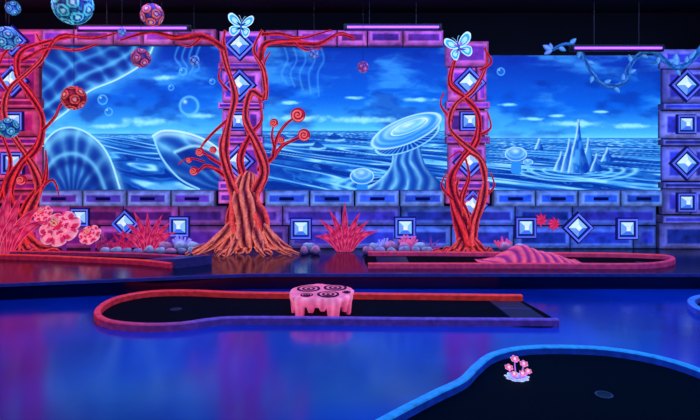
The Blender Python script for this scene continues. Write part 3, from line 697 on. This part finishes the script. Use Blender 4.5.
for k,(f,ins) in enumerate(((-.05,.92),(0,.99),(0.12,1.03),(.3,1.03),(.45,1.0),(1,.97),(1,.84),(.3,.84))):
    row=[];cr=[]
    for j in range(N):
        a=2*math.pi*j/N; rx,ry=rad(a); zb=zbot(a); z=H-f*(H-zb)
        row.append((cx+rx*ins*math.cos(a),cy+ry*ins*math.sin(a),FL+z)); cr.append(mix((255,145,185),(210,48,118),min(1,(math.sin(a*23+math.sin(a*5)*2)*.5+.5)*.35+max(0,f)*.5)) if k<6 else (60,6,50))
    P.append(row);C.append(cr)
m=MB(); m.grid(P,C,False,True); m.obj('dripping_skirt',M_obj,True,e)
m=MB(); rows=[];cols=[]
for f,zz in ((.93,H+.004),(.8,H+.010),(.5,H+.012),(.05,H+.012)):
    rows.append([(cx+rad(2*math.pi*j/N)[0]*f*math.cos(2*math.pi*j/N),cy+rad(2*math.pi*j/N)[1]*f*math.sin(2*math.pi*j/N),FL+zz) for j in range(N)]); cols.append([(240,110,160)]*N)
m.grid(rows,cols,False,True); m.face(rows[-1],(240,110,160)); m.obj('top_slab',M_obj,True,e)
for (ox,oy,r) in ((-.13,.06,.115),(.13,.1,.115),(.07,-.15,.105),(-.13,-.17,.06),(.24,-.07,.04)):
    m=MB(); z0=FL+H+.012
    for (r1,r0) in ((1,.78),(.56,.36),(.16,.0)):
        r1*=r;r0*=r
        for k in range(32):
            a=2*math.pi*k/32;b=2*math.pi*(k+1)/32
            q=lambda R_,t,zz:(cx+ox+R_*math.cos(t),cy+oy+R_*math.sin(t),zz)
            m.face([q(r1,a,z0+.004),q(r1,b,z0+.004),q(r0,b,z0+.004),q(r0,a,z0+.004)] if r0>0 else [q(r1,a,z0+.004),q(r1,b,z0+.004),q(0,0,z0+.004)],(30,4,50))
            m.face([q(r1,a,z0-.004),q(r1,b,z0-.004),q(r1,b,z0+.004),q(r1,a,z0+.004)],(30,4,50))
    q=m.obj('ring_ornament',M_obj,False,e); q['label']='dark raised concentric rings on top'
top(e,'low pink dripping slab obstacle with dark rings on top','obstacle')
# ---------------- striped mound
e=empty('striped_mound',G(525,263,0)); m=MB(); c0=G(525,263,0); rows=[];cols=[]
NX=100;NY=20
for i in range(NX+1):
    u=i/NX; row=[];cr=[]
    for j in range(NY+1):
        v=j/NY; x=c0[0]-.58+1.28*u; y=c0[1]-.25+.46*v
        h=.22*math.exp(-((u-.36)/.2)**2)+.11*math.exp(-((u-.7)/.19)**2)
        h*=math.sin(math.pi*v)**.5*(math.sin(math.pi*u)**.4); h+=.008*math.sin(70*u+6*v)*(h>.01)
        st=.5+.5*math.sin((u*11+v*1.5)*math.pi*2)
        row.append((x+.2*h,y,.008+h)); cr.append(mix((130,30,120),(255,95,130),st))
    rows.append(row);cols.append(cr)
m.grid(rows,cols); m.obj('mound_surface',M_obj,True,e); top(e,'pink and violet striped hump on the putting lane','obstacle')
# ---------------- flower cluster
def petals(m,c,n,L,w,nrm,ca,cb,rise,ph=0,nr=7):
    nrm=Vector(nrm).normalized(); ux=Vector((1,0,0)); uy=nrm.cross(ux).normalized()
    for i in range(n):
        a=2*math.pi*i/n+ph; d=ux*math.cos(a)+uy*math.sin(a); sd=nrm.cross(d)
        P=[];C=[]
        for k in range(nr):
            s=k/(nr-1); c0=Vector(c)+d*(L*(.1+.9*s))+nrm*(rise*math.sin(s*2.0)); wd=w*math.sin(math.pi*(.12+.8*s))
            P.append([c0+sd*wd*q-nrm*(abs(q)*wd*.25) for q in (-1,-.5,0,.5,1)]); C.append([cb,ca,mix(ca,cb,.6),ca,cb] if k<nr-1 else [cb]*5)
        m.grid(P,C)
bx,by,_=G(517,380,FL); e=empty('flower_cluster',(bx,by,FL+.006))
m=MB(); petals(m,(bx,by,FL+.012),9,.085,.03,(0,0,1),(130,170,245),(220,230,255),.012); m.obj('leaf_base',M_obj,True,e)
for (dx,dy,h,r) in ((-.055,0,.08,.03),(-.01,.02,.13,.032),(.045,0,.105,.03),(.025,-.04,.055,.026),(-.03,-.035,.05,.024),(.07,-.015,.06,.025)):
    k=empty('flower',(bx+dx,by+dy,FL+.01)); k.location=k.location-e.location; k.parent=e
    def add(mm,n): 
        o=mm.obj(n,M_obj,True); o.parent=k; o.location=o.location-e.location-k.location
    m=MB(); m.tube([(bx+dx*.3,by+dy*.3,FL+.01),(bx+dx*.8,by+dy,FL+h*.6),(bx+dx,by+dy,FL+h)],[.006,.005,.005],7,lambda t,a,q:(190,120,240)); add(m,'stem')
    m=MB(); petals(m,(bx+dx,by+dy,FL+h),6,r,r*.45,(dx*2,-.5,1),(250,60,140),(255,190,225),.012,random.random(),5); add(m,'petals')
    m=MB(); m.sphere((bx+dx,by+dy-.004,FL+h+.01),.009,lambda d:(255,235,240),6,10); add(m,'flower_center')
top(e,'cluster of small open pink flowers on pale base','flowers')
# ---------------- lights
def area(loc,rot,sx,sy,col,en,name):
    l=bpy.data.lights.new(name,'AREA'); l.shape='RECTANGLE'; l.size=sx;l.size_y=sy;l.color=col;l.energy=en
    o=bpy.data.objects.new(name,l); o.location=loc;o.rotation_euler=rot; sc.collection.objects.link(o)
area((-.6,4.4,3.3),(0,0,0),4,.8,(.0,.34,1),100,'blacklight_floor')
area((3,4.4,3.3),(0,0,0),3.5,.8,(.0,.38,1),110,'blacklight_floor_side')
area((0,6.5,3.33),(math.radians(35),0,0),11,.3,(.25,.34,1),140,'unseen_wall_light')  # unseen lamp added above the frame to rake the stone relief
area((-3.9,6.4,3.3),(math.radians(38),0,0),2,.3,(1,.08,.3),14,'red_wash')
w=bpy.data.worlds.new('world'); sc.world=w; w.use_nodes=True
w.node_tree.nodes['Background'].inputs[0].default_value=(.01,.03,.2,1); w.node_tree.nodes['Background'].inputs[1].default_value=.3
cam=bpy.data.cameras.new('camera'); cam.sensor_width=36; cam.lens=28.8; cam.shift_y=-60/700; cam.clip_start=.05
co=bpy.data.objects.new('camera',cam); co.location=(0,0,1.4); co.rotation_euler=(math.pi/2,0,0); sc.collection.objects.link(co); sc.camera=co
